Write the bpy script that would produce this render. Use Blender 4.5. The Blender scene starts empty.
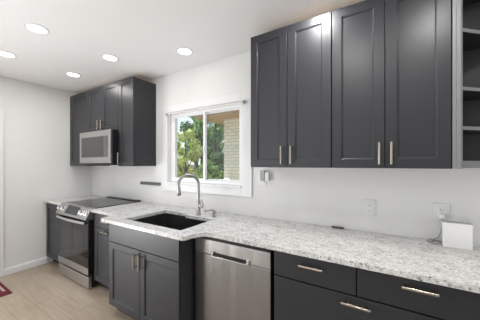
import bpy, bmesh, math, random
from mathutils import Vector, Matrix
random.seed(7)
S = bpy.context.scene
COL = S.collection
PI = math.pi

# ------------------------------------------------------------------ camera
cd = bpy.data.cameras.new('camera')
cam = bpy.data.objects.new('camera', cd); COL.objects.link(cam)
cam.location = (0, -1.9875, 1.4265)
cam.rotation_euler = (PI/2, 0, 0.5446)
cd.sensor_fit = 'HORIZONTAL'; cd.sensor_width = 36
cd.lens = 228.3*36/480
cd.shift_y = 4.14/480
cd.clip_start = 0.02
S.camera = cam

# ------------------------------------------------------------------ exposure, sky, sun, fill lamps
S.view_settings.view_transform = 'Standard'
S.view_settings.look = 'None'
S.view_settings.exposure = 0.0
S.view_settings.gamma = 1.0
S.view_settings.use_curve_mapping = False
W = bpy.data.worlds.new('sky'); S.world = W; W.use_nodes = True
nt = W.node_tree; nt.nodes.clear()
out = nt.nodes.new('ShaderNodeOutputWorld'); bg = nt.nodes.new('ShaderNodeBackground')
tc = nt.nodes.new('ShaderNodeTexCoord'); sep = nt.nodes.new('ShaderNodeSeparateXYZ')
cr = nt.nodes.new('ShaderNodeValToRGB')
cr.color_ramp.elements[0].position = 0.0; cr.color_ramp.elements[0].color = (0.95, 0.97, 1.0, 1)
cr.color_ramp.elements[1].position = 0.6; cr.color_ramp.elements[1].color = (0.35, 0.6, 1.0, 1)
nt.links.new(tc.outputs['Generated'], sep.inputs[0]); nt.links.new(sep.outputs['Z'], cr.inputs['Fac'])
nt.links.new(cr.outputs['Color'], bg.inputs['Color']); nt.links.new(bg.outputs[0], out.inputs[0])
bg.inputs['Strength'].default_value = 1.35
sl = bpy.data.lights.new('sun', 'SUN'); sl.energy = 6.0; sl.angle = 0.02; sl.color = (1, .95, .86)
sun = bpy.data.objects.new('sun', sl); COL.objects.link(sun); sun.rotation_euler = (Vector((.40, .10, -.90)).to_track_quat('-Z', 'Y')).to_euler()
def area(name, loc, rot, sx, sy, e, colr=(1, 1, 1), shape='RECTANGLE'):
    l = bpy.data.lights.new(name, 'AREA'); l.shape = shape; l.size = sx; l.size_y = sy; l.energy = e; l.color = colr
    o = bpy.data.objects.new(name, l); COL.objects.link(o); o.location = loc; o.rotation_euler = rot
    return o
CZ = 2.548            # ceiling height
XL, XR, YB = -4.095, 2.4, -4.6
# added fill lamps, unseen, in the openings behind the camera and at right
area('fill_rear_opening', (-2.35, YB-0.02, 1.15), (PI/2+.45, 0, 0), 1.95, 2.0, 6, (.95, .98, 1))
area('fill_right_opening', (XR-0.02, -2.65, 1.5), (PI/2+.3, 0, PI/2), 1.25, 1.15, 8, (.95, .98, 1))
area('fill_left_low', (XL-0.01, -3.1, .52), (PI/2, 0, -PI/2), 1.7, .9, 84, (.97, .985, 1))  # added low fill lamp out of view, lifts the sink base
# added fill lamp out of view, aimed up to brighten the ceiling
area('ceiling_fill', (-1.9, -3.0, .9), (PI, 0, 0), .6, .6, 16, (.97, .985, 1))
LAMP_W = 5.0
LAMP_COL = (1, .98, .95)

# ------------------------------------------------------------------ material helpers
def mat(name, col, rough=.5, metal=0.0, spec=.5):
    m = bpy.data.materials.new(name); m.use_nodes = True
    b = m.node_tree.nodes['Principled BSDF']
    b.inputs['Base Color'].default_value = (*col, 1); b.inputs['Roughness'].default_value = rough
    b.inputs['Metallic'].default_value = metal; b.inputs['Specular IOR Level'].default_value = spec
    return m
def N(m, t, **kw):
    n = m.node_tree.nodes.new(t)
    for k, v in kw.items(): setattr(n, k, v)
    return n
def L(m, a, b): m.node_tree.links.new(a, b)
def bsdf(m): return m.node_tree.nodes['Principled BSDF']
def coords(m, scale=(1, 1, 1), rot=(0, 0, 0)):
    g = N(m, 'ShaderNodeNewGeometry'); mp = N(m, 'ShaderNodeMapping')
    mp.inputs['Scale'].default_value = scale; mp.inputs['Rotation'].default_value = rot
    L(m, g.outputs['Position'], mp.inputs['Vector']); return mp.outputs['Vector']
def noise(m, vec, scale, detail=3, rough=.5):
    n = N(m, 'ShaderNodeTexNoise'); n.inputs['Scale'].default_value = scale
    n.inputs['Detail'].default_value = detail; n.inputs['Roughness'].default_value = rough
    L(m, vec, n.inputs['Vector']); return n.outputs['Fac']
def ramp(m, fac, stops):
    r = N(m, 'ShaderNodeValToRGB'); e = r.color_ramp.elements
    while len(e) < len(stops): e.new(.5)
    for el, (p, c) in zip(e, stops):
        el.position = p; el.color = (c, c, c, 1) if isinstance(c, (int, float)) else (*c, 1)
    L(m, fac, r.inputs['Fac']); return r.outputs['Color']
def mix(m, fac, a, b, mode='MIX'):
    x = N(m, 'ShaderNodeMix', data_type='RGBA', blend_type=mode)
    for s, v in ((x.inputs[0], fac), (x.inputs[6], a), (x.inputs[7], b)):
        if isinstance(v, (int, float)): s.default_value = v
        elif isinstance(v, tuple): s.default_value = (*v, 1)
        else: L(m, v, s)
    return x.outputs[2]
def bump(m, h, strength=.2, dist=.002):
    b = N(m, 'ShaderNodeBump'); b.inputs['Strength'].default_value = strength; b.inputs['Distance'].default_value = dist
    L(m, h, b.inputs['Height']); L(m, b.outputs['Normal'], bsdf(m).inputs['Normal'])

# painted cabinets
m_cab = mat('charcoal_paint', (.025, .0265, .0315), .375, 0, .48)
v = coords(m_cab); bump(m_cab, noise(m_cab, v, 90, 2), .06, .001)
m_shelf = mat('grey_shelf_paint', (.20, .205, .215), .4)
m_shelf_shade = mat('shaded_shelf_grey', (.035, .035, .038), .45)  # shade inside the open shelves, put into this dark colour
m_ply = mat('raw_plywood', (.50, .36, .22), .7)
m_gap = mat('black_recess', (.008, .008, .009), .6)
m_wall = mat('white_wall_paint', (.76, .757, .748), .75, 0, .3)
bump(m_wall, noise(m_wall, coords(m_wall), 220, 2), .05, .001)
m_ceil = mat('white_ceiling_paint', (.86, .865, .875), .85, 0, .2)
bump(m_ceil, noise(m_ceil, coords(m_ceil), 120, 2), .05, .001)
m_trim = mat('white_trim_paint', (.78, .78, .785), .4)
m_vinyl = mat('white_vinyl', (.86, .86, .87), .35)
m_plastic = mat('white_plastic', (.80, .80, .79), .4)
m_plate = mat('ivory_plate', (.75, .745, .735), .45)
m_grey = mat('grey_plastic', (.36, .36, .36), .45)
m_dgrey = mat('dark_grey_plastic', (.09, .09, .095), .45)
m_black = mat('black_enamel', (.010, .010, .011), .3)
m_sink = mat('black_composite', (.016, .016, .018), .42)
bump(m_sink, noise(m_sink, coords(m_sink), 400, 2), .15, .0006)
m_bglass = mat('black_glass', (.012, .012, .012), .06, 0, .5)
m_cook = mat('ceramic_cooktop_glass', (.025, .025, .026), .16, 0, .6)
m_mglass = mat('smoked_microwave_glass', (.05, .049, .047), .14, 0, .5)
m_oglass = mat('tinted_oven_window', (.028, .027, .026), .08, 0, .5)
m_nickel = mat('brushed_nickel', (.43, .385, .33), .24, 1.0)
m_chrome = mat('polished_steel', (.78, .78, .78), .16, 1.0)
m_faucet = mat('stainless_faucet_steel', (.40, .395, .38), .30, 1.0)
m_display = mat('dark_display_glass', (.03, .035, .04), .12)
def brushed(name, col, rough, sc):
    m = mat(name, col, rough, 1.0)
    v = coords(m, sc); f = noise(m, v, 1.0, 2)
    wob = noise(m, coords(m, (8, 8, .12)), 1.0, 1)
    b1 = N(m, 'ShaderNodeBump'); b1.inputs['Strength'].default_value = .8; b1.inputs['Distance'].default_value = .012; L(m, wob, b1.inputs['Height'])
    b2 = N(m, 'ShaderNodeBump'); b2.inputs['Strength'].default_value = .025; b2.inputs['Distance'].default_value = .0006
    L(m, f, b2.inputs['Height']); L(m, b1.outputs['Normal'], b2.inputs['Normal']); L(m, b2.outputs['Normal'], bsdf(m).inputs['Normal'])
    L(m, ramp(m, f, [(0, rough-.02), (1, rough+.03)]), bsdf(m).inputs['Roughness'])
    return m
m_steel = brushed('brushed_stainless', (.36, .365, .37), .28, (6, 6, 700))
m_steel2 = brushed('satin_stainless', (.50, .50, .50), .30, (6, 6, 700))
m_diff = bpy.data.materials.new('lit_lens'); m_diff.use_nodes = True
b = bsdf(m_diff); b.inputs['Base Color'].default_value = (.9, .9, .9, 1)
b.inputs['Emission Color'].default_value = (1, .96, .9, 1); b.inputs['Emission Strength'].default_value = 5.0

# granite
m_gran = mat('speckled_white_granite', (.7, .7, .7), .22, 0, .5)
v = coords(m_gran, (1, 1.5, 1), (0, 0, .5))
cloud = ramp(m_gran, noise(m_gran, v, 15, 5, .7), [(.32, (.50, .50, .50)), (.48, (.72, .715, .70)), (.64, (.82, .81, .80))])
med = ramp(m_gran, noise(m_gran, coords(m_gran, (1, 1.7, 1), (0, 0, .6)), 60, 4, .7), [(.36, (.16, .16, .165)), (.48, (.80, .80, .79)), (1, (1, 1, 1))])
c1 = mix(m_gran, .72, cloud, med, 'MULTIPLY')
sp = ramp(m_gran, noise(m_gran, coords(m_gran), 95, 3, .65), [(.34, 1), (.39, 0)])
c2 = mix(m_gran, sp, c1, (.05, .05, .055))
wh = ramp(m_gran, noise(m_gran, coords(m_gran), 48, 3, .6), [(.60, 0), (.68, 1)])
c3 = mix(m_gran, wh, c2, (.80, .80, .79))
L(m_gran, c3, bsdf(m_gran).inputs['Base Color'])

# oak plank floor, boards run along x
m_floor = mat('light_oak_planks', (.5, .4, .3), .42, 0, .4)
v = coords(m_floor)
br = N(m_floor, 'ShaderNodeTexBrick'); br.offset = .37; br.inputs['Scale'].default_value = 1
br.inputs['Brick Width'].default_value = 1.25; br.inputs['Row Height'].default_value = .18
br.inputs['Mortar Size'].default_value = .0016; br.inputs['Mortar Smooth'].default_value = .2; br.inputs['Bias'].default_value = 0
br.inputs['Color1'].default_value = (.43, .355, .275, 1); br.inputs['Color2'].default_value = (.50, .42, .335, 1)
br.inputs['Mortar'].default_value = (.33, .265, .20, 1)
L(m_floor, v, br.inputs['Vector'])
gr = ramp(m_floor, noise(m_floor, coords(m_floor, (1.6, 22, 1)), 2.2, 5, .65), [(.3, (.80, .78, .76)), (.7, (1.0, 1.0, 1.0))])
big = ramp(m_floor, noise(m_floor, coords(m_floor, (1, 2.5, 1)), 2.2, 3, .6), [(.3, (.86, .84, .82)), (.7, (1.03, 1.03, 1.03))])
L(m_floor, mix(m_floor, 1.0, mix(m_floor, 1.0, br.outputs['Color'], gr, 'MULTIPLY'), big, 'MULTIPLY'), bsdf(m_floor).inputs['Base Color'])

# rug
m_rug = mat('red_woven_wool', (.2, .03, .04), .95, 0, .1)
v = coords(m_rug, (1, 1, 1))
sx_ = N(m_rug, 'ShaderNodeSeparateXYZ'); L(m_rug, v, sx_.inputs[0])
md_ = N(m_rug, 'ShaderNodeMath', operation='PINGPONG'); md_.inputs[1].default_value = .055; ad_ = N(m_rug, 'ShaderNodeMath', operation='ADD'); ad_.inputs[1].default_value = 1.155
L(m_rug, sx_.outputs['Y'], ad_.inputs[0]); L(m_rug, ad_.outputs[0], md_.inputs[0])
dv_ = N(m_rug, 'ShaderNodeMath', operation='DIVIDE'); dv_.inputs[1].default_value = .055; L(m_rug, md_.outputs[0], dv_.inputs[0])
pat = ramp(m_rug, dv_.outputs[0], [(.10, (.50, .36, .36)), (.45, (.58, .46, .45)), (.55, (.20, .06, .07)), (.9, (.14, .03, .04))])
L(m_rug, mix(m_rug, .35, pat, ramp(m_rug, noise(m_rug, coords(m_rug), 160, 2), [(.3, .4), (.7, 1)]), 'MULTIPLY'), bsdf(m_rug).inputs['Base Color'])
m_rugedge = mat('dark_red_border_wool', (.13, .028, .038), .95, 0, .1)

# outdoors
def leafmat(name, a, b_):
    m = mat(name, a, .6, 0, .3); f = noise(m, coords(m), 3.5, 3)
    L(m, ramp(m, f, [(.35, a), (.65, b_)]), bsdf(m).inputs['Base Color'])
    bsdf(m).inputs['Transmission Weight'].default_value = 0
    return m
m_leafY = leafmat('yellow_green_leaves', (.40, .46, .08), (.75, .74, .28))
m_leafG = leafmat('mid_green_leaves', (.14, .26, .06), (.38, .50, .17))
m_leafD = leafmat('dark_green_leaves', (.05, .12, .04), (.20, .32, .11))
m_bark = mat('brown_bark', (.10, .07, .05), .9); bump(m_bark, noise(m_bark, coords(m_bark, (1, 1, .2)), 30, 4), .6, .02)
m_grass = leafmat('lawn', (.10, .17, .04), (.22, .30, .09))
m_brick = mat('pale_brick', (.5, .45, .36), .85, 0, .2)
g = coords(m_brick, (1, 1, 1), (-PI/2, 0, 0))
bk = N(m_brick, 'ShaderNodeTexBrick'); bk.inputs['Scale'].default_value = 1; bk.inputs['Brick Width'].default_value = .21
bk.inputs['Row Height'].default_value = .075; bk.inputs['Mortar Size'].default_value = .010
bk.inputs['Color1'].default_value = (.74, .64, .44, 1); bk.inputs['Color2'].default_value = (.82, .72, .51, 1); bk.inputs['Mortar'].default_value = (.55, .50, .40, 1)
L(m_brick, g, bk.inputs['Vector']); L(m_brick, bk.outputs['Color'], bsdf(m_brick).inputs['Base Color'])
m_soffit = mat('stained_soffit_board', (.36, .20, .08), .6)
m_roof = mat('grey_shingles', (.12, .11, .11), .9)
m_fence = mat('weathered_fence_boards', (.30, .25, .20), .85)

# window glass: clear with its own mirror reflection
m_glass = bpy.data.materials.new('clear_window_glass'); m_glass.use_nodes = True
t = m_glass.node_tree; t.nodes.clear()
o_ = t.nodes.new('ShaderNodeOutputMaterial'); mx = t.nodes.new('ShaderNodeMixShader'); tr = t.nodes.new('ShaderNodeBsdfTransparent')
gl = t.nodes.new('ShaderNodeBsdfGlossy'); gl.inputs['Roughness'].default_value = .01
lw = t.nodes.new('ShaderNodeLayerWeight'); lw.inputs['Blend'].default_value = .5
pw = t.nodes.new('ShaderNodeMath'); pw.operation = 'POWER'; pw.inputs[1].default_value = 4.0; t.links.new(lw.outputs['Facing'], pw.inputs[0])
fr = t.nodes.new('ShaderNodeMath'); fr.operation = 'MULTIPLY_ADD'; fr.inputs[1].default_value = .8; fr.inputs[2].default_value = .05; t.links.new(pw.outputs[0], fr.inputs[0])
tr.inputs['Color'].default_value = (.96, .97, .96, 1)
t.links.new(fr.outputs[0], mx.inputs[0]); t.links.new(tr.outputs[0], mx.inputs[1]); t.links.new(gl.outputs[0], mx.inputs[2]); t.links.new(mx.outputs[0], o_.inputs[0])

# ------------------------------------------------------------------ mesh helpers (world coordinates)
def nb(): return bmesh.new()
def box(bm, x0, x1, y0, y1, z0, z1):
    vs = [bm.verts.new(p) for p in ((x0,y0,z0),(x1,y0,z0),(x1,y1,z0),(x0,y1,z0),(x0,y0,z1),(x1,y0,z1),(x1,y1,z1),(x0,y1,z1))]
    for f in ((3,2,1,0),(4,5,6,7),(0,1,5,4),(1,2,6,5),(2,3,7,6),(3,0,4,7)): bm.faces.new([vs[i] for i in f])
    return bm
def B(*a): return box(nb(), *a)
def prism(bm, pts, axis, a, b):
    """polygon pts (2-D) extruded along axis from a to b"""
    def P(p, t):
        return {'x': (t, p[0], p[1]), 'y': (p[0], t, p[1]), 'z': (p[0], p[1], t)}[axis]
    A = [bm.verts.new(P(p, a)) for p in pts]; C_ = [bm.verts.new(P(p, b)) for p in pts]
    n = len(pts); bm.faces.new(A[::-1]); bm.faces.new(C_)
    for i in range(n): bm.faces.new((A[i], A[(i+1) % n], C_[(i+1) % n], C_[i]))
    bmesh.ops.recalc_face_normals(bm, faces=bm.faces[:])
    return bm
def tube(bm, pts, r, seg=12, cap=True):
    pts = [Vector(p) for p in pts]; rs = r if isinstance(r, (list, tuple)) else [r]*len(pts)
    rings = []; up = None
    for i, p in enumerate(pts):
        d = (pts[min(i+1, len(pts)-1)]-pts[max(i-1, 0)]).normalized()
        if up is None: up = d.orthogonal().normalized()
        up = (up - d*up.dot(d)).normalized(); sd = d.cross(up)
        rings.append([bm.verts.new(p+(up*math.cos(2*PI*k/seg)+sd*math.sin(2*PI*k/seg))*rs[i]) for k in range(seg)])
    for a, b_ in zip(rings, rings[1:]):
        for k in range(seg): bm.faces.new((a[k], a[(k+1) % seg], b_[(k+1) % seg], b_[k]))
    if cap: bm.faces.new(rings[0][::-1]); bm.faces.new(rings[-1])
    bmesh.ops.recalc_face_normals(bm, faces=bm.faces[:])
    return bm
def T(pts, r, seg=12): return tube(nb(), pts, r, seg)
def lathe(bm, prof, c, seg=24, axis=Vector((0, 0, 1))):
    """prof: (radius, height) list about axis through c"""
    q = Vector((0, 0, 1)).rotation_difference(Vector(axis)); c = Vector(c); rings = []
    for r, h in prof:
        rings.append([bm.verts.new(c + q @ Vector((r*math.cos(2*PI*k/seg), r*math.sin(2*PI*k/seg), h))) for k in range(seg)])
    for a, b_ in zip(rings, rings[1:]):
        for k in range(seg): bm.faces.new((a[k], a[(k+1) % seg], b_[(k+1) % seg], b_[k]))
    bm.faces.new(rings[0][::-1]); bm.faces.new(rings[-1])
    bmesh.ops.recalc_face_normals(bm, faces=bm.faces[:])
    return bm
def shaker(x0, x1, z0, z1, y, t=.020, fw=.058, dep=.010):
    """framed door facing -y whose back is at y"""
    bm = nb(); e = .0015
    def loop(i, yy): return [bm.verts.new((x0+i, yy, z0+i)), bm.verts.new((x1-i, yy, z0+i)), bm.verts.new((x1-i, yy, z1-i)), bm.verts.new((x0+i, yy, z1-i))]
    ls = [loop(0, y), loop(0, y-t+e), loop(e, y-t), loop(fw, y-t), loop(fw+.003, y-t+.003), loop(fw+.007, y-t+.004), loop(fw+.009, y-t+dep)]
    bm.faces.new(ls[0])
    for a, b_ in zip(ls, ls[1:]):
        for k in range(4): bm.faces.new((a[k], a[(k+1) % 4], b_[(k+1) % 4], b_[k]))
    bm.faces.new(ls[-1])
    bmesh.ops.recalc_face_normals(bm, faces=bm.faces[:])
    return bm
def slab(x0, x1, z0, z1, y, t=.020):
    return shaker(x0, x1, z0, z1, y, t, .003, -.0001) if False else B(x0, x1, y-t, y, z0, z1)

def wloc(o):
    p = Vector((0, 0, 0))
    while o: p += o.location; o = o.parent
    return p
def obj(name, bm, m, parent=None, bev=0, smooth=False, label=None, at=None):
    me = bpy.data.meshes.new(name)
    off = Vector(at) if at is not None else (wloc(parent) if parent else Vector((0, 0, 0)))
    bmesh.ops.translate(bm, verts=bm.verts[:], vec=-off)
    bm.to_mesh(me); bm.free()
    for mm in (m if isinstance(m, (list, tuple)) else [m]): me.materials.append(mm)
    o = bpy.data.objects.new(name, me); COL.objects.link(o)
    if parent: o.parent = parent
    if at is not None: o.location = Vector(at) - (wloc(parent) if parent else Vector((0, 0, 0)))
    if bev:
        md = o.modifiers.new('bevel', 'BEVEL'); md.width = bev; md.segments = 2; md.limit_method = 'ANGLE'; md.angle_limit = math.radians(40)
    if smooth:
        for p in me.polygons: p.use_smooth = True
        me.set_sharp_from_angle(angle=math.radians(40))
    if label: o['label'] = label
    return o
def tag(o, label, cat, group=None, kind=None):
    if label: o['label'] = label
    if cat: o['category'] = cat
    if group: o['group'] = group
    if kind: o['kind'] = kind
    return o
def thing(name, loc, label, cat, group=None):
    o = bpy.data.objects.new(name, None); COL.objects.link(o); o.location = loc; o.empty_display_size = .1
    return tag(o, label, cat, group)
def struct(name, bm, m, bev=0, label=None, cat=None, parent=None):
    o = obj(name, bm, m, parent, bev)
    if not parent:
        tag(o, label, cat, None, 'structure')
    return o

# ------------------------------------------------------------------ the room
struct('floor', B(XL-.15, XR+.15, YB-.15, .15, -.05, 0), m_floor, 0, 'light oak plank floor of the kitchen', 'floor')
struct('ceiling', B(XL-.15, XR+.15, YB-.15, .15, CZ, CZ+.15), m_ceil, 0, 'flat white ceiling with recessed lights', 'ceiling')
WX0, WX1, WZ0, WZ1 = -2.255, -1.185, 1.197, 2.065
def hole_wall(x0, x1, y0, y1, z0, z1, a0, a1, b0, b1, axis='x'):
    bm = nb()
    def bb(p, q, r, s):
        if axis == 'x': box(bm, p, q, y0, y1, r, s)
        else: box(bm, x0, x1, p, q, r, s)
    lo, hi = (x0, x1) if axis == 'x' else (y0, y1)
    bb(lo, a0, z0, z1); bb(a1, hi, z0, z1); bb(a0, a1, z0, b0) if b0 > z0 else None; bb(a0, a1, b1, z1)
    return bm
struct('wall_back', hole_wall(XL, XR, 0, .15, 0, CZ, WX0, WX1, WZ0, WZ1), m_wall, 0, 'white kitchen wall with the window over the sink', 'wall')
DY1, DY0, DZ = -1.15, -1.97, 2.03
def left_wall():
    bm = hole_wall(XL-.15, XL, -2.2, .15, 0, CZ, DY0, DY1, 0, DZ, 'y')
    for y0, y1, z0, z1 in ((YB, -3.98, 0, CZ), (-2.22, -2.2, 0, CZ), (-3.98, -2.22, 0, .05), (-3.98, -2.22, 1.0, CZ)): box(bm, XL-.15, XL, y0, y1, z0, z1)  # low opening out of view, added to hold the left fill lamp
    return bm
struct('wall_left', left_wall(), m_wall, 0, 'plain white side wall left of the range', 'wall')
struct('wall_right', hole_wall(XR, XR+.15, YB, .15, 0, CZ, -3.3, -2.0, .9, 2.1, 'y'), m_wall, 0, 'white wall on the right side of the room', 'wall')
struct('wall_front', hole_wall(XL, XR, YB-.15, YB, 0, CZ, -3.35, -1.35, .1, 2.2), m_wall, 0, 'white wall behind the viewer with a wide opening', 'wall')
# baseboard with an eased top
bp = [(XL, 0), (XL+.014, 0), (XL+.014, .070), (XL+.008, .086), (XL, .090)]
struct('baseboard_left', prism(nb(), bp, 'y', DY1+.09, -.612), m_trim, .002, 'white baseboard along the left wall', 'baseboard')
# door in the left wall
d = struct('door_1', B(XL-.075, XL-.035, DY0+.02, DY1-.02, .01, DZ-.02), m_trim, .002, 'white door at the left edge of the view', 'door')
bm = nb()
for y0, y1, z0, z1 in ((DY1, DY1+.09, 0, DZ+.09), (DY0-.09, DY0, 0, DZ+.09), (DY0, DY1, DZ, DZ+.09)): box(bm, XL, XL+.016, y0, y1, z0, z1)
for y0, y1, z0, z1 in ((DY1-.018, DY1, 0, DZ), (DY0, DY0+.018, 0, DZ), (DY0+.018, DY1-.018, DZ-.018, DZ)): box(bm, XL-.15, XL, y0, y1, z0, z1)
obj('door_casing', bm, m_trim, d, .003)
obj('door_knob', lathe(nb(), [(.026, 0), (.026, .006), (.011, .01), (.011, .03), (.024, .036), (.028, .048), (.022, .060), (.006, .064)], (XL-.035, DY1-.085, 1.0), 20, (1, 0, 0)), m_nickel, d, 0, True)

# window
bm = nb()
f0 = .045
for a in ((WX0, WX0+f0, .03, .10, WZ0, WZ1), (WX1-f0, WX1, .03, .10, WZ0, WZ1), (WX0+f0, WX1-f0, .03, .10, WZ0, WZ0+f0), (WX0+f0, WX1-f0, .03, .10, WZ1-f0, WZ1)): box(bm, *a)
win = struct('window_1', bm, m_vinyl, .003, 'white sliding window above the sink with trees outside', 'window')
cx0, cx1, cz0, cz1 = -2.335, -1.06, 1.10, 2.155
bm = nb()
for a in ((cx0, WX0, cz0, cz1), (WX1, cx1, cz0, cz1), (WX0, WX1, cz0, WZ0-.004), (WX0, WX1, WZ1, cz1)): box(bm, a[0], a[1], -.017, 0, a[2], a[3])
obj('window_casing', bm, m_trim, win, .003)
bm = nb()
box(bm, WX0, WX0+.012, 0, .03, WZ0, WZ1); box(bm, WX1-.012, WX1, 0, .03, WZ0, WZ1); box(bm, WX0+.012, WX1-.012, 0, .03, WZ1-.012, WZ1)
obj('window_jamb', bm, m_trim, win)
obj('window_sill', B(WX0-.005, WX1+.005, -.030, .03, WZ0-.012, WZ0+.010), m_trim, win, .004)
def sash(x0, x1, y0, y1, w):
    bm = nb(); z0, z1 = WZ0+f0, WZ1-f0
    for a in ((x0, x0+w, z0, z1), (x1-w, x1, z0, z1), (x0+w, x1-w, z0, z0+w*.6), (x0+w, x1-w, z1-w*.6, z1)): box(bm, a[0], a[1], y0, y1, a[2], a[3])
    s = obj('window_sash', bm, m_vinyl, win, .002)
    obj('pane', B(x0+w, x1-w, (y0+y1)/2-.002, (y0+y1)/2+.002, z0+w*.6, z1-w*.6), m_glass, s)
    return s
s1 = sash(WX0+f0, -1.69, .035, .062, .030)
obj('sash_latch', B(-1.715, -1.700, .024, .035, 1.57, 1.63), m_vinyl, s1, .002)
sash(-1.735, WX1-f0, .068, .095, .022)

# thin curtain rod over the window
rod = thing('curtain_rod', (-1.68, -.02, 2.035), 'slim white curtain rod across the top of the window', 'curtain rod')
obj('rod', T([(-2.215, -.045, 2.040), (-1.150, -.045, 2.040)], .0085, 12), m_plate, rod, 0, True)
for x in (-2.17, -1.19):
    obj('bracket', T([(x, -.017, 2.040), (x, -.045, 2.040)], .006, 8), m_plate, rod, 0, True)
for x, s in ((-2.215, -1), (-1.150, 1)):
    obj('finial', lathe(nb(), [(.006, 0), (.014, .004), (.019, .016), (.016, .027), (.006, .034)], (x, -.045, 2.040), 16, (s, 0, 0)), m_grey, rod, 0, True)

# ------------------------------------------------------------------ recessed ceiling lights
def ceiling_light(x, y, label, r=.066, k=1.0, proto=[None]):
    if proto[0] is None:
        t_ = thing('ceiling_light', (x, y, CZ), label, 'ceiling light', 'recessed ceiling lights')
        obj('trim_ring', lathe(nb(), [(r+.016, 0), (r+.016, -.002), (r+.006, -.006), (r, -.006), (r, 0)], (x, y, CZ), 40), m_trim, t_, 0, True)
        obj('lens', lathe(nb(), [(r, -.0005), (r, -.005), (r*.6, -.0065), (.001, -.007)], (x, y, CZ), 40), m_diff, t_, 0, True)
        proto[0] = t_
    else:
        t_ = proto[0].copy(); COL.objects.link(t_); t_.location = (x, y, CZ)
        for ch in proto[0].children:
            if ch.type != 'MESH': continue
            c = ch.copy(); COL.objects.link(c); c.parent = t_
        t_['label'] = label
    a = area('lamp_beam', (x, y, CZ-.012), (0, 0, 0), r*2, r*2, LAMP_W*k, LAMP_COL, 'DISK')
    return t_
ceiling_light(-1.643, -.335, 'small round recessed light in the ceiling above the sink window', .064, .08)
ceiling_light(-2.412, -.640, 'round recessed light in the ceiling just in front of the narrow cabinet by the window', k=.38)
ceiling_light(-3.262, -.625, 'round recessed light in the ceiling above the corner cabinet left of the microwave', k=.85)
ceiling_light(-2.412, -1.243, 'round recessed light in the ceiling, the one that looks largest and highest in view', k=.85)
ceiling_light(-3.240, -1.235, 'round recessed light in the ceiling cut off by the left edge of the view', k=.85)
for x, y in ((-.37, -.52), (.36, -.95), (-.20, -1.24), (-1.6, -3.4), (-3.0, -3.0)):
    ceiling_light(x, y, 'round recessed light in the ceiling outside the view, behind or beside the viewer', k=1.6 if y > -.7 else (1.55 if y > -2 else .5))

# ------------------------------------------------------------------ cabinets
def pull_v(x, z0, z1, y, parent, r=.0062):
    bm = nb(); so = .030
    tube(bm, [(x, y-so-.005, z0), (x, y-so-.005, z1)], .0078, 14)
    for z in (z0+.018, z1-.018): tube(bm, [(x, y, z), (x, y-so-.001, z)], .005, 10)
    return obj('pull', bm, m_nickel, parent, 0, True)
def pull_h(x0, x1, z, y, parent):
    bm = nb(); so = .030
    tube(bm, [(x0, y-so-.005, z), (x1, y-so-.005, z)], .0078, 14)
    for x in (x0+.018, x1-.018): tube(bm, [(x, y, z), (x, y-so-.001, z)], .005, 10)
    return obj('pull', bm, m_nickel, parent, 0, True)

UB, UT = 1.402, 2.474
def upper(x0, x1, z0, z1, doors, label, pulls, left_open=True, depth=.305, ztop=None):
    t_ = thing('wall_cabinet', ((x0+x1)/2, -depth/2, z0), label, 'wall cabinet', 'charcoal wall cabinets')
    obj('carcass', B(x0, x1, -depth, -.001, z0, z1-.004), m_cab, t_, .001)
    obj('top_panel', B(x0+.004, x1-.004, -depth+.004, -.002, z1-.004, z1+.002), m_ply, t_, 0, False, 'bare plywood top panel')
    for i, (a, b_) in enumerate(doors):
        d_ = obj('door', shaker(a, b_, z0-.001, z1, -depth-.001), m_cab, t_)
        if pulls[i]:
            px, pz0, pz1 = pulls[i]; pull_v(px, pz0, pz1, -depth-.021, d_)
    return t_
g = .0016
upper(-4.090, -3.566, UB, UT, [(-4.088, -3.566-g)], 'tall charcoal wall cabinet in the corner, left of the microwave', [None])
upper(-3.562, -2.800, 1.862, UT, [(-3.562+g, -3.183), (-3.179, -2.800-g)], 'short charcoal two-door wall cabinet directly above the microwave',
      [(-3.222, 1.885, 2.012), (-3.143, 1.885, 2.012)])
upper(-2.796, -2.488, UB, UT, [(-2.796+g, -2.488-g)], 'narrow charcoal wall cabinet between the microwave and the window', [(-2.745, 1.432, 1.568)])
upper(-.905, -.276, UB, UT, [(-.905+g, -.5925), (-.5885, -.276-g)], 'charcoal two-door wall cabinet beside the window, right of the sink',
      [(-.628, 1.428, 1.562), (-.553, 1.428, 1.562)])
upper(-.272, .342, UB, UT, [(-.272+g, .033), (.037, .342-g)], 'charcoal two-door wall cabinet between the open shelves and another wall cabinet',
      [(.004, 1.426, 1.560), (.066, 1.426, 1.560)])

# open corner shelves at the end of the wall cabinets, front cut at 45 degrees
t_ = thing('open_shelf_unit', (.5, -.15, UB), 'grey open end shelf with an angled front at the right edge', 'shelf unit')
x0, xe = .346, .690
yF = -.325
bm = nb()
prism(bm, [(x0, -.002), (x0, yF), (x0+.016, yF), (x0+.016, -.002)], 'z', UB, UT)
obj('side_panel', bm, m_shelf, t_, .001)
bm = nb(); q = .028/math.sqrt(2)
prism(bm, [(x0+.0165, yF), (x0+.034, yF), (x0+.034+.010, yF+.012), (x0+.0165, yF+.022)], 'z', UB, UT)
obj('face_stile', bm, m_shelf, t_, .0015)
obj('back_panel', B(x0+.017, xe+.02, -.012, -.002, UB+.001, UT-.001), m_shelf_shade, t_)
def shelf_poly(ins=0):
    return [(x0+.017, -.0125), (x0+.017, yF+.023+ins), (x0+.034+ins*.2, yF+.014+ins), (xe+.01, -.028), (xe+.01, -.0125)]
def shelf_edge(z0, z1, name, par):
    a_, b_, c_ = shelf_poly()[1:4]; t_n = .004
    pts_ = [a_, b_, c_, (c_[0], c_[1]-t_n*1.414), (b_[0]+.002, b_[1]-t_n), (a_[0], a_[1]-t_n)]
    return obj(name, prism(nb(), pts_, 'z', z0, z1), m_shelf, par, 0, False, 'light grey front edge')
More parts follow.
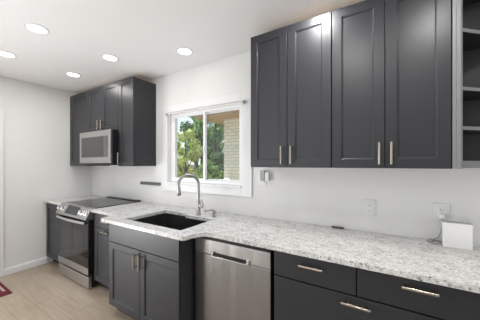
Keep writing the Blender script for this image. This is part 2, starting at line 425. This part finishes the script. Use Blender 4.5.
for z in (2.163, 1.846, 1.632):
    sh = obj('shelf', prism(nb(), shelf_poly(), 'z', z-.019, z), m_shelf_shade, t_, .001)  # dark body paints in the shade; pale edge strip added in front
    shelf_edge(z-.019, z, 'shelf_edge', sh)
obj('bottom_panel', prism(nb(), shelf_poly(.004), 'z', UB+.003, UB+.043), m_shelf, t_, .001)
obj('top_panel', prism(nb(), shelf_poly(.004), 'z', UT-.045, UT-.002), m_shelf_shade, t_, .001)

# base cabinets
TK = .10; BH = .884
def base(x0, x1, label, yf, depth0=-.003, fronts=(), toe=True):
    t_ = thing('base_cabinet', ((x0+x1)/2, yf/2, 0), label, 'base cabinet', 'charcoal base cabinets')
    return t_
YF = -.600
# corner, left of range
t_ = base(-4.092, -3.566, 'charcoal base cabinet in the corner, left of the range', YF)
obj('carcass', B(-4.092, -3.566, YF, -.004, TK, BH-.001), m_cab, t_, .001)
obj('toe_kick', B(-4.092, -3.566, YF+.06, YF+.075, .001, TK), m_gap, t_)
obj('door', shaker(-4.086, -3.570, TK+.005, BH-.012, YF-.001), m_cab, t_)
# between range and sink base
t_ = base(-2.786, -2.196, 'charcoal base cabinet with one drawer between the range and the sink base', YF)
obj('carcass', B(-2.786, -2.197, YF, -.004, TK, BH-.001), m_cab, t_, .001)
obj('toe_kick', B(-2.786, -2.197, YF+.06, YF+.075, .001, TK), m_gap, t_)
d_ = obj('drawer_front', slab(-2.783, -2.200, .722, BH-.012, YF-.001), m_cab, t_, .0015)
pull_h(-2.572, -2.430, .798, YF-.021, d_)
d_ = obj('door', shaker(-2.783, -2.200, TK+.005, .717, YF-.001), m_cab, t_)
pull_h(-2.572, -2.430, .688, YF-.021, d_)
# sink base, standing forward of the others
YS = -.755
SX0, SX1 = -2.192, -1.262
t_ = base(SX0, SX1, 'charcoal sink base cabinet standing forward, with a plain panel over two doors', YS)
obj('side_panel', B(SX0, SX0+.018, YS, -.004, TK, BH-.001), m_cab, t_, .001)
obj('side_panel', B(SX1-.018, SX1, YS, -.004, TK-.099, BH-.001), m_cab, t_, .001)
obj('bottom_panel', B(SX0+.0185, SX1-.0185, YS, -.004, TK, TK+.018), m_cab, t_)
obj('back_panel', B(SX0+.0185, SX1-.0185, -.02, -.004, TK+.0185, .6), m_cab, t_)
obj('front_rail', B(SX0+.0185, SX1-.0185, YS, YS+.018, .66, .74), m_cab, t_)
obj('toe_kick', B(SX0, SX1-.019, YS+.06, YS+.075, .001, TK), m_gap, t_)
obj('false_front', slab(SX0+.002, SX1-.002, .700, BH-.008, YS-.001), m_cab, t_, .0015)
xm = (SX0+SX1)/2
for a, b_, px in ((SX0+.002, xm-.0018, xm-.033), (xm+.0018, SX1-.002, xm+.036)):
    d_ = obj('door', shaker(a, b_, TK-.002, .694, YS-.001), m_cab, t_)
    pull_v(px, .540, .672, YS-.021, d_)
# wide drawer base right of the dishwasher
DX0, DX1 = -.574, .424
t_ = base(DX0, DX1, 'wide charcoal drawer base right of the dishwasher, two small drawers over wide ones', YF)
obj('carcass', B(DX0, DX1, YF, -.004, TK, BH-.001), m_gap, t_, .001)
obj('toe_kick', B(DX0, DX1, YF+.06, YF+.075, .001, TK), m_gap, t_)
xd = -.100
for a, b_, z0, z1, p0, p1, pz in ((DX0+.002, xd-.003, .722, BH-.014, -.405, -.268, .830), (xd+.004, DX1-.002, .722, BH-.014, .095, .232, .842),
                                  (DX0+.002, DX1-.002, .415, .714, -.172, -.034, .684), (DX0+.002, DX1-.002, TK+.002, .407, -.172, -.034, .377)):
    d_ = obj('drawer_front', slab(a, b_, z0, z1, YF-.001), m_cab, t_, .0015)
    pull_h(p0, p1, pz-.004, YF-.021, d_)
# last base cabinet, running out of the view
t_ = base(.428, .798, 'charcoal base cabinet under the right end of the counter, out of view', YF)
obj('carcass', B(.428, .798, YF, -.004, TK, BH-.001), m_cab, t_, .001)
obj('toe_kick', B(.428, .798, YF+.06, YF+.075, .001, TK), m_gap, t_)
d_ = obj('door', shaker(.430, .796, TK+.004, BH-.014, YF-.001), m_cab, t_)
pull_v(.470, .70, .83, YF-.021, d_)

# ------------------------------------------------------------------ granite
def arc(cx, cy, r, a0, a1, n=8):
    return [(cx+r*math.cos(math.radians(a0+(a1-a0)*i/n)), cy+r*math.sin(math.radians(a0+(a1-a0)*i/n))) for i in range(n+1)]
def spline(P0, P1, P2, P3, n=10):
    r = []
    for i in range(n+1):
        t = i/n; r.append(tuple((1-t)**3*a+3*(1-t)**2*t*b+3*(1-t)*t*t*c+t**3*d for a, b, c, d in zip(P0, P1, P2, P3)))
    return r
def plate(outer, holes, z0, z1):
    bm = nb(); edges = []
    for lp in [outer]+holes:
        vs = [bm.verts.new((x, y, z1)) for x, y in lp]
        edges += [bm.edges.new((vs[i], vs[(i+1) % len(vs)])) for i in range(len(vs))]
    r = bmesh.ops.triangle_fill(bm, use_beauty=True, use_dissolve=False, edges=edges)
    top = [f for f in bm.faces]
    for f in top:
        if f.normal.z < 0: f.normal_flip()
    ex = bmesh.ops.extrude_face_region(bm, geom=top)
    vv = [e for e in ex['geom'] if isinstance(e, bmesh.types.BMVert)]
    bmesh.ops.translate(bm, verts=vv, vec=(0, 0, z0-z1))
    bmesh.ops.recalc_face_normals(bm, faces=bm.faces[:])
    return bm
CF = -.650; CB = -.822
outer = [(.80, -.002), (.80, CF)]
outer += spline((-1.045, CF), (-1.115, CF), (-1.150, -.690), (-1.165, -.755))
outer += arc(-1.20, CB+.03, .03, -10, -90, 5)
outer += arc(-2.235, CB+.03, .03, -90, -170, 5)
outer += spline((-2.272, -.755), (-2.287, -.690), (-2.322, CF), (-2.392, CF))
outer += [(-2.782, CF), (-2.782, -.002)]
SKX0, SKX1, SKY0, SKY1 = -2.030, -1.305, -.715, -.245
r = .02
hole = arc(SKX1-r, -.30-r, r, 0, 90, 4)+[(-1.665, -.30), (-1.680, SKY1)]+arc(SKX0+r, SKY1-r, r, 90, 180, 4)+arc(SKX0+r, SKY0+r, r, 180, 270, 4)+arc(SKX1-r, SKY0+r, r, 270, 360, 4)
tag(obj('granite_countertop', plate(outer, [hole], BH, .914), m_gran, None, .004, at=(-1, -.33, BH)),
    'long speckled white granite countertop with the sink cut into it', 'countertop')
tag(obj('granite_countertop', B(-4.092, -3.560, CF, -.002, BH, .914), m_gran, None, .004, at=(-3.83, -.33, BH)),
    'short speckled white granite countertop in the corner left of the range', 'countertop')

# ------------------------------------------------------------------ sink
t_ = thing('sink', ((SKX0+SKX1)/2, (SKY0+SKY1)/2, .66), 'black undermount single-bowl sink set in the granite', 'sink')
bm = nb(); e = .006; wth = .010
def rr(x0, x1, y0, y1, r_, z): return [bm.verts.new((x, y, z)) for x, y in arc(x1-r_, y1-r_, r_, 0, 90, 4)+arc(x0+r_, y1-r_, r_, 90, 180, 4)+arc(x0+r_, y0+r_, r_, 180, 270, 4)+arc(x1-r_, y0+r_, r_, 270, 360, 4)]
a = (SKX0-e, SKX1+e, SKY0-e, SKY1+e)
ls = [rr(a[0]-.012, a[1]+.012, a[2]-.012, a[3]+.012, .03, .6745), rr(a[0]-.012, a[1]+.012, a[2]-.012, a[3]+.012, .03, .8835),
      rr(*a, .025, .8835), rr(a[0]+.006, a[1]-.006, a[2]+.006, a[3]-.006, .03, .70), rr(a[0]+.03, a[1]-.03, a[2]+.03, a[3]-.03, .04, .686)]
n = len(ls[0])
for p_, q_ in zip(ls, ls[1:]):
    for k in range(n): bm.faces.new((p_[k], p_[(k+1) % n], q_[(k+1) % n], q_[k]))
bm.faces.new(ls[0][::-1]); bm.faces.new(ls[-1])
bmesh.ops.recalc_face_normals(bm, faces=bm.faces[:])
obj('basin', bm, m_sink, t_, 0, True)
obj('drain', lathe(nb(), [(.045, .6862), (.045, .689), (.034, .689), (.030, .6870), (.004, .6870)], ((SKX0+SKX1)/2, -.46, 0), 28), m_chrome, t_, 0, True)

# ------------------------------------------------------------------ faucet
fx, fy = -1.560, -.225
t_ = thing('kitchen_faucet', (fx, fy, .914), 'tall gooseneck pull-down faucet in brushed steel behind the sink', 'faucet')
obj('body', lathe(nb(), [(.030, .914), (.030, .919), (.0245, .924), (.023, .93), (.022, 1.045), (.0205, 1.060), (.016, 1.066)], (fx, fy, 0), 24), m_faucet, t_, 0, True)
dirv = Vector((-.125, -.175)).normalized(); reach = .20; rad = reach/2
pts = [(fx, fy, 1.060), (fx, fy, 1.12), (fx, fy, 1.18)]
zc = 1.222
for i in range(0, 17):
    an = PI*i/16*1.06
    s_ = rad*(1-math.cos(an)); h_ = rad*math.sin(an)*1.0
    pts.append((fx+dirv.x*s_, fy+dirv.y*s_, zc+h_))
ex_, ey_, ez_ = pts[-1]
obj('spout', T(pts, .0152, 16), m_faucet, t_, 0, True)
pv = (Vector(pts[-1])-Vector(pts[-2])).normalized()
p0 = Vector(pts[-1])
obj('spray_head', T([p0-pv*.004, p0+pv*.006, p0+pv*.045, p0+pv*.080, p0+pv*.086], [.0165, .0185, .0205, .0215, .017], 18), m_faucet, t_, 0, True)
h = obj('handle', T([(fx+.015, fy, 1.005), (fx+.05, fy-.004, 1.005), (fx+.064, fy-.004, 1.005)], [.0165, .0165, .013], 16), m_faucet, t_, 0, True)
obj('lever', T([(fx+.062, fy-.004, 1.003), (fx+.056, fy-.002, 1.028), (fx+.034, fy+.004, 1.075)], [.009, .0085, .006], 12), m_faucet, h, 0, True)

# soap dispenser
sx, sy = -1.372, -.212
t_ = thing('soap_dispenser', (sx, sy, .914), 'small steel soap pump on the counter right of the faucet', 'soap dispenser')
obj('body', lathe(nb(), [(.022, .914), (.022, .919), (.016, .923), (.015, .960), (.010, .963), (.010, .975)], (sx, sy, 0), 20), m_faucet, t_, 0, True)
obj('nozzle', T([(sx+.004, sy, .976), (sx-.02, sy-.02, .979), (sx-.062, sy-.060, .972), (sx-.066, sy-.064, .962)], [.010, .008, .0065, .0055], 12), m_faucet, t_, 0, True)

# ------------------------------------------------------------------ dishwasher
WXA, WXB = -1.238, -.594
t_ = thing('dishwasher', ((WXA+WXB)/2, -.3, 0), 'stainless steel dishwasher under the counter right of the sink', 'dishwasher')
obj('tub', B(WXA+.004, WXB-.004, -.590, -.02, .02, .872), m_black, t_)
yd = -.592
dr = obj('door', B(WXA, WXB, yd-.036, yd, .115, .742), m_steel, t_, .004)
obj('control_fascia', B(WXA, WXB, yd-.036, yd, .744, .852), m_steel2, t_, .004)
obj('top_edge', B(WXA+.002, WXB-.002, yd-.028, yd, .853, .868), m_black, t_)
yh = yd-.0365
h0, h1 = -1.062, -.752
obj('handle_recess', B(h0+.01, h1-.01, yh-.0025, yh, .746, .768), m_black, t_, .001, False, 'black slot behind the handle')
hb = obj('handle', T([(h0, yh-.012, .742), (h0+.004, yh-.014, .742), (h1-.004, yh-.014, .742), (h1, yh-.012, .742)], .0058, 14), m_faucet, t_, 0, True)
for x in (h0+.004, h1-.004):
    obj('handle_mount', B(x-.010, x+.010, yh-.016, yh+.002, .738, .776), m_chrome, hb, .003)
obj('toe_panel', B(WXA+.01, WXB-.01, yd+.05, yd+.06, .004, .112), m_black, t_)

# ------------------------------------------------------------------ range
RX0, RX1 = -3.553, -2.793
t_ = thing('kitchen_range', ((RX0+RX1)/2, -.33, 0), 'stainless slide-in electric range with a black glass oven door', 'range')
obj('body', B(RX0+.004, RX1-.004, -.632, -.012, .035, .906), m_black, t_, .002)
obj('cooktop', B(RX0-.004, RX1+.007, -.600, -.012, .9155, .921), m_cook, t_, .002)
cook = [o for o in t_.children if o.name.startswith('cooktop')][0]
for bx, by, r in ((-3.36, -.44, .10), (-2.99, -.44, .085), (-3.36, -.19, .075), (-2.99, -.19, .095)):
    bm = nb(); k = 40
    A_ = [bm.verts.new((bx+r*math.cos(2*PI*i/k), by+r*math.sin(2*PI*i/k), .9213)) for i in range(k)]
    C_ = [bm.verts.new((bx+(r-.003)*math.cos(2*PI*i/k), by+(r-.003)*math.sin(2*PI*i/k), .9213)) for i in range(k)]
    for i in range(k): bm.faces.new((A_[i], A_[(i+1) % k], C_[(i+1) % k], C_[i]))
    obj('burner_ring', bm, m_grey, cook)
obj('rear_vent', B(RX0, RX1, -.055, -.012, .9215, .931), m_black, t_, .002)
# sloped control panel
prof = [(-.600, .923), (-.600, .800), (-.672, .790), (-.700, .794), (-.704, .806), (-.638, .922)]
cp = obj('control_panel', prism(nb(), prof, 'x', RX0, RX1), m_chrome if False else m_steel2, t_, .002)
sa, sb = Vector((0, -.704, .806)), Vector((0, -.638, .922)); up_ = (sb-sa).normalized(); nrm = Vector((0, -up_.z, up_.y))
def onp(x, f): p = sa.lerp(sb, f); return Vector((x, p.y, p.z))
bm = nb()
c_ = [onp(-3.330, .14), onp(-3.025, .14), onp(-3.025, .92), onp(-3.330, .92)]
A_ = [bm.verts.new(p+nrm*.0003) for p in c_]; C_ = [bm.verts.new(p+nrm*.0022) for p in c_]
bm.faces.new(C_); bm.faces.new(A_[::-1])
for i in range(4): bm.faces.new((A_[i], A_[(i+1) % 4], C_[(i+1) % 4], C_[i]))
bmesh.ops.recalc_face_normals(bm, faces=bm.faces[:])
obj('display', bm, m_display, cp, .0008)
for x in (-3.500, -3.405, -2.950, -2.855):
    obj('knob', lathe(nb(), [(.032, 0), (.032, .006), (.025, .010), (.023, .030), (.018, .034), (.003, .034)], onp(x, .5)+nrm*.0006, 24, nrm), m_chrome, cp, 0, True)
# oven door
yo = -.636
dr = obj('oven_door', B(RX0+.002, RX1-.002, yo-.036, yo, .166, .782), m_black, t_, .004)
obj('bottom_trim', B(RX0+.002, RX1-.002, yo-.041, yo-.0365, .168, .245), m_steel2, dr, .002)
obj('oven_glass', B(RX0+.002, RX1-.002, yo-.040, yo-.0363, .248, .780), m_bglass, dr, .002)
bm = nb()
obj('oven_window', B(RX0+.10, RX1-.10, yo-.0412, yo-.0402,   .33, .66), m_oglass, dr, .0005)
hx0, hx1 = RX0+.03, RX1-.03
hn = obj('oven_handle', T([(hx0+(hx1-hx0)*i/12, yo-.058-.020*math.sin(PI*i/12), .757) for i in range(13)], .0155, 14), m_chrome, dr, 0, True)
for x in (hx0+.02, hx1-.02):
    obj('handle_mount', B(x-.014, x+.014, yo-.062, yo-.0405, .745, .769), m_chrome, hn, .004)
obj('storage_drawer', B(RX0+.002, RX1-.002, yo-.036, yo, .014, .146), m_steel2, t_, .004)
for x in (RX0+.06, RX1-.06):
    for y in (-.60, -.08):
        obj('foot', lathe(nb(), [(.018, .0005), (.018, .012), (.010, .014), (.010, .035)], (x, y, 0), 14), m_black, t_, 0, True)

# ------------------------------------------------------------------ microwave
MX0, MX1, MZ0, MZ1 = -3.561, -2.803, 1.428, 1.858
t_ = thing('microwave', ((MX0+MX1)/2, -.2, MZ0), 'stainless over-the-range microwave hung under the short wall cabinet', 'microwave')
obj('body', B(MX0, MX1, -.392, -.006, MZ0, MZ1), m_black, t_, .002)
dr = obj('door', B(MX0, MX1, -.424, -.393, MZ0+.012, MZ1-.002), m_steel2, t_, .004)
obj('door_window', B(MX0+.058, MX1-.060, -.4265, -.4243, MZ0+.088, MZ1-.076), m_mglass, dr, .001)
obj('control_strip', B(MX1-.140, MX1-.0605, -.428, -.4267, MZ0+.090, MZ1-.078), m_dgrey, dr, .0005)
bm = nb(); box(bm, MX0+.13, MX1-.03, -.40, -.06, MZ0-.012, MZ0-.0005)
obj('vent_grille', bm, m_black, t_, .001)

# ------------------------------------------------------------------ wall things
def outlet(x, z, label, w_=.085, h_=.125):
    t_ = thing('wall_outlet', (x, 0, z), label, 'outlet', 'wall outlets')
    obj('cover_plate', B(x-w_/2, x+w_/2, -.007, -.0005, z-h_/2, z+h_/2), m_plate, t_, .003)
    obj('receptacle', B(x-.019, x+.019, -.010, -.0072, z-.038, z+.038), m_plastic, t_, .0015)
    bm = nb()
    for dz in (-.019, .019):
        box(bm, x-.009, x-.006, -.0106, -.0102, z+dz-.002, z+dz+.008)
        box(bm, x+.006, x+.009, -.0106, -.0102, z+dz-.002, z+dz+.006)
        tube(bm, [(x, -.0106, z+dz-.009), (x, -.0102, z+dz-.009)], .003, 8)
    obj('slots', bm, m_dgrey, t_)
    return t_
outlet(-.956, 1.292, 'white outlet plate right of the window holding a grey plug-in adapter', .090, .135)
outlet(-.058, 1.096, 'white wall outlet above the middle of the right counter, nothing plugged in')
outlet(.358, 1.106, 'white wall outlet partly behind the white box at the right end')
t_ = thing('plug_adapter', (-.93, -.03, 1.315), 'small grey plug-in adapter in the outlet right of the window', 'adapter')
obj('body', B(-.955, -.910, -.045, -.0112, 1.268, 1.366), m_grey, t_, .004)
obj('night_light_cover', B(-.909, -.872, -.040, -.0112, 1.270, 1.352), m_plastic, t_, .004, False, 'pale side cover')

t_ = thing('knife_strip', (-2.60, -.012, 1.17), 'dark grey magnetic knife strip on the wall left of the window', 'knife strip')
obj('bar', B(-2.795, -2.395, -.020, -.0005, 1.150, 1.188), m_dgrey, t_, .004)

# white upright box on the counter and its cord
t_ = thing('white_box', (.41, -.12, .914), 'plain white upright box on the right end of the counter', 'box')
obj('case', B(.343, .478, -.126, -.086, .9145, 1.066), m_plastic, t_, .003)
obj('lid', B(.345, .476, -.124, -.088, 1.0665, 1.0715), m_grey, t_, .001, False, 'grey top edge')
pts = []
for i in range(64):
    a_ = i/63*2*PI*2.6; rr_ = .030+.004*math.sin(i*.7)
    pts.append((.312+rr_*math.cos(a_), -.062+rr_*.9*math.sin(a_), .919+.010*i/63+.003*math.sin(i*.9)))
pts += [(.335, -.035, .945), (.352, -.02, .98), (.358, -.018, 1.03), (.358, -.02, 1.075)]
cord = thing('power_cord', (.312, -.062, .914), 'coiled pale grey cord on the counter beside the white box', 'cord')
obj('cable', T(pts, .0032, 8), m_grey, cord, 0, True)
obj('plug', B(.345, .371, -.036, -.0112, 1.072, 1.100), m_plastic, cord, .003)
tag(obj('plastic_strip', B(-.325, -.232, -.030, -.006, .9145, .926), m_dgrey, None, .003, at=(-.28, -.018, .9145)),
    'thin dark grey strip lying on the counter against the back wall', 'strip')

# ------------------------------------------------------------------ rug
RG = (-4.02, -3.462, -2.0, -1.132)
t_ = thing('door_rug', ((RG[0]+RG[1])/2, (RG[2]+RG[3])/2, 0), 'dark red rug with pale pink stripes on the floor at the lower left', 'rug')
bx, by = .11, .026
obj('pile', B(RG[0]+bx+.0005, RG[1]-bx-.0005, RG[2]+by+.0005, RG[3]-by-.0005, .0008, .009), m_rug, t_, .002)
bm = nb()
for a in ((RG[0], RG[0]+bx, RG[2], RG[3]), (RG[1]-bx, RG[1], RG[2], RG[3]), (RG[0]+bx, RG[1]-bx, RG[2], RG[2]+by), (RG[0]+bx, RG[1]-bx, RG[3]-by, RG[3])):
    box(bm, a[0], a[1], a[2], a[3], .0006, .0085)
obj('border', bm, m_rugedge, t_, .001, False, 'dark red border')

# ------------------------------------------------------------------ outdoors
ground = tag(obj('ground', B(-40, 30, .35, 45, -.45, -.30), m_grass), 'green lawn outside the window', 'lawn', None, 'structure')
m_bounce = mat('pale_bounce', (.62, .60, .56), .9); bump(m_bounce, noise(m_bounce, coords(m_bounce), 60, 3), .2, .003)
tag(obj('bounce_slab', B(-5.0, 3.2, .36, 2.45, -.2995, -.27), m_bounce), 'pale slab added out of view to bounce light onto the brick house', 'bounce slab', None, 'structure')  # unseen slab, added so the lawn tints the brick less
h_ = thing('neighbouring_house', (-1.5, 3.2, -.3), 'pale brick house close outside the right half of the window', 'house')
HX = -3.17
obj('brick_wall', B(HX, 3.0, 2.5, 5.6, -.30, 2.49), m_brick, h_)
obj('soffit', B(HX-.45, 3.3, 2.05, 5.9, 2.49, 2.53), m_soffit, h_)
obj('fascia', B(HX-.47, 3.32, 2.02, 2.05, 2.475, 2.64), m_soffit, h_)
obj('roof', prism(nb(), [(2.0, 2.70), (4.0, 3.6), (5.95, 2.70), (5.95, 2.645), (2.0, 2.645)], 'x', HX-.5, 3.4), m_roof, h_)
def tree(x, y, ht, cr_, zc, n, m, label, seed, trunk_r=.12, ls_=.16):
    rnd = random.Random(seed)
    t_ = thing('garden_tree', (x, y, -.3), label, 'tree', 'trees outside the window')
    bm = nb()
    tube(bm, [(x, y, -.3), (x+.05, y, zc*.4), (x-.03, y+.05, zc), (x, y, ht*.85)], [trunk_r*1.3, trunk_r, trunk_r*.8, trunk_r*.3], 9)
    for k in range(6):
        a_ = k*1.05+seed; z_ = zc*.6+.22*k*zc*.3
        tube(bm, [(x, y, z_), (x+math.cos(a_)*cr_*.45, y+math.sin(a_)*cr_*.45, z_+.5), (x+math.cos(a_)*cr_*.8, y+math.sin(a_)*cr_*.8, z_+.9)], [trunk_r*.45, trunk_r*.3, trunk_r*.1], 6)
    obj('trunk', bm, m_bark, t_, 0, True)
    bm = nb(); hz = ht-zc*.35
    blobs = []
    for k in range(26):
        a_ = rnd.uniform(0, 2*PI); rr_ = cr_*math.sqrt(rnd.random())*.8; zz = rnd.uniform(-.9, .9)
        s_ = math.sqrt(max(.05, 1-zz*zz))
        blobs.append(Vector((x+rr_*s_*math.cos(a_), y+rr_*s_*math.sin(a_), zc+zz*(ht-zc))))
    for k in range(n):
        c = rnd.choice(blobs); d_ = Vector((rnd.gauss(0, 1), rnd.gauss(0, 1), rnd.gauss(0, .8)))
        d_ = d_.normalized()*cr_*.34*rnd.random()**.4
        p = c+d_
        nrm_ = (d_.normalized()+Vector((rnd.gauss(0, .5), rnd.gauss(0, .5), rnd.gauss(0, .5)+.3))).normalized()
        u_ = nrm_.orthogonal().normalized(); u_ = Matrix.Rotation(rnd.uniform(0, 6.28), 3, nrm_) @ u_; w_ = nrm_.cross(u_)
        s_ = ls_*rnd.uniform(.6, 1.3)
        q_ = [p-u_*s_, p-w_*s_*.5+nrm_*s_*.1, p+u_*s_, p+w_*s_*.5+nrm_*s_*.1]
        bm.faces.new([bm.verts.new(v_) for v_ in q_])
    obj('crown', bm, m, t_)
    return t_
tree(-6.9, 5.0, 2.9, .72, 1.1, 4200, m_leafY, 'sunlit yellow-green bushy tree low in the left window half', 1, .06, .07)
tree(-9.0, 8.0, 5.2, .95, 2.0, 5200, m_leafG, 'tall mid green tree in the right part of the left window half', 2, .10, .09)
tree(-12.0, 12.0, 7.0, 1.7, 3.0, 5200, m_leafD, 'tall dark green tree rising behind the others in the left window half', 3, .16, .15)
tree(-6.85, 7.0, 5.0, .85, 2.2, 5200, m_leafD, 'dark green tree left of the pale brick house corner', 4, .09, .08)
tree(-8.5, 6.0, 2.4, .75, .7, 3600, m_leafY, 'pale yellow-green shrub at the far left edge of the window', 5, .05, .07)
tree(-4.85, 4.0, 1.5, .55, .5, 3200, m_leafG, 'low green bush behind the middle bar of the window', 6, .04, .06)
tree(-13.4, 16.0, 7.5, 2.2, 3.2, 5200, m_leafG, 'far green tree deep behind the dark tree by the brick house', 7, .16, .16)
f_ = thing('garden_fence', (-7.5, 18.6, -.3), 'weathered wooden board fence far behind the trees', 'fence')
bm = nb()
for k in range(96): box(bm, -20+k*.2, -20+k*.2+.185, 18.6, 18.62, -.3, 1.35+.02*(k % 3))
obj('boards', bm, m_fence, f_)
bm = nb(); box(bm, -20, -.8, 18.63, 18.68, .1, .18); box(bm, -20, -.8, 18.63, 18.68, 1.0, 1.08)
obj('rails', bm, m_fence, f_)
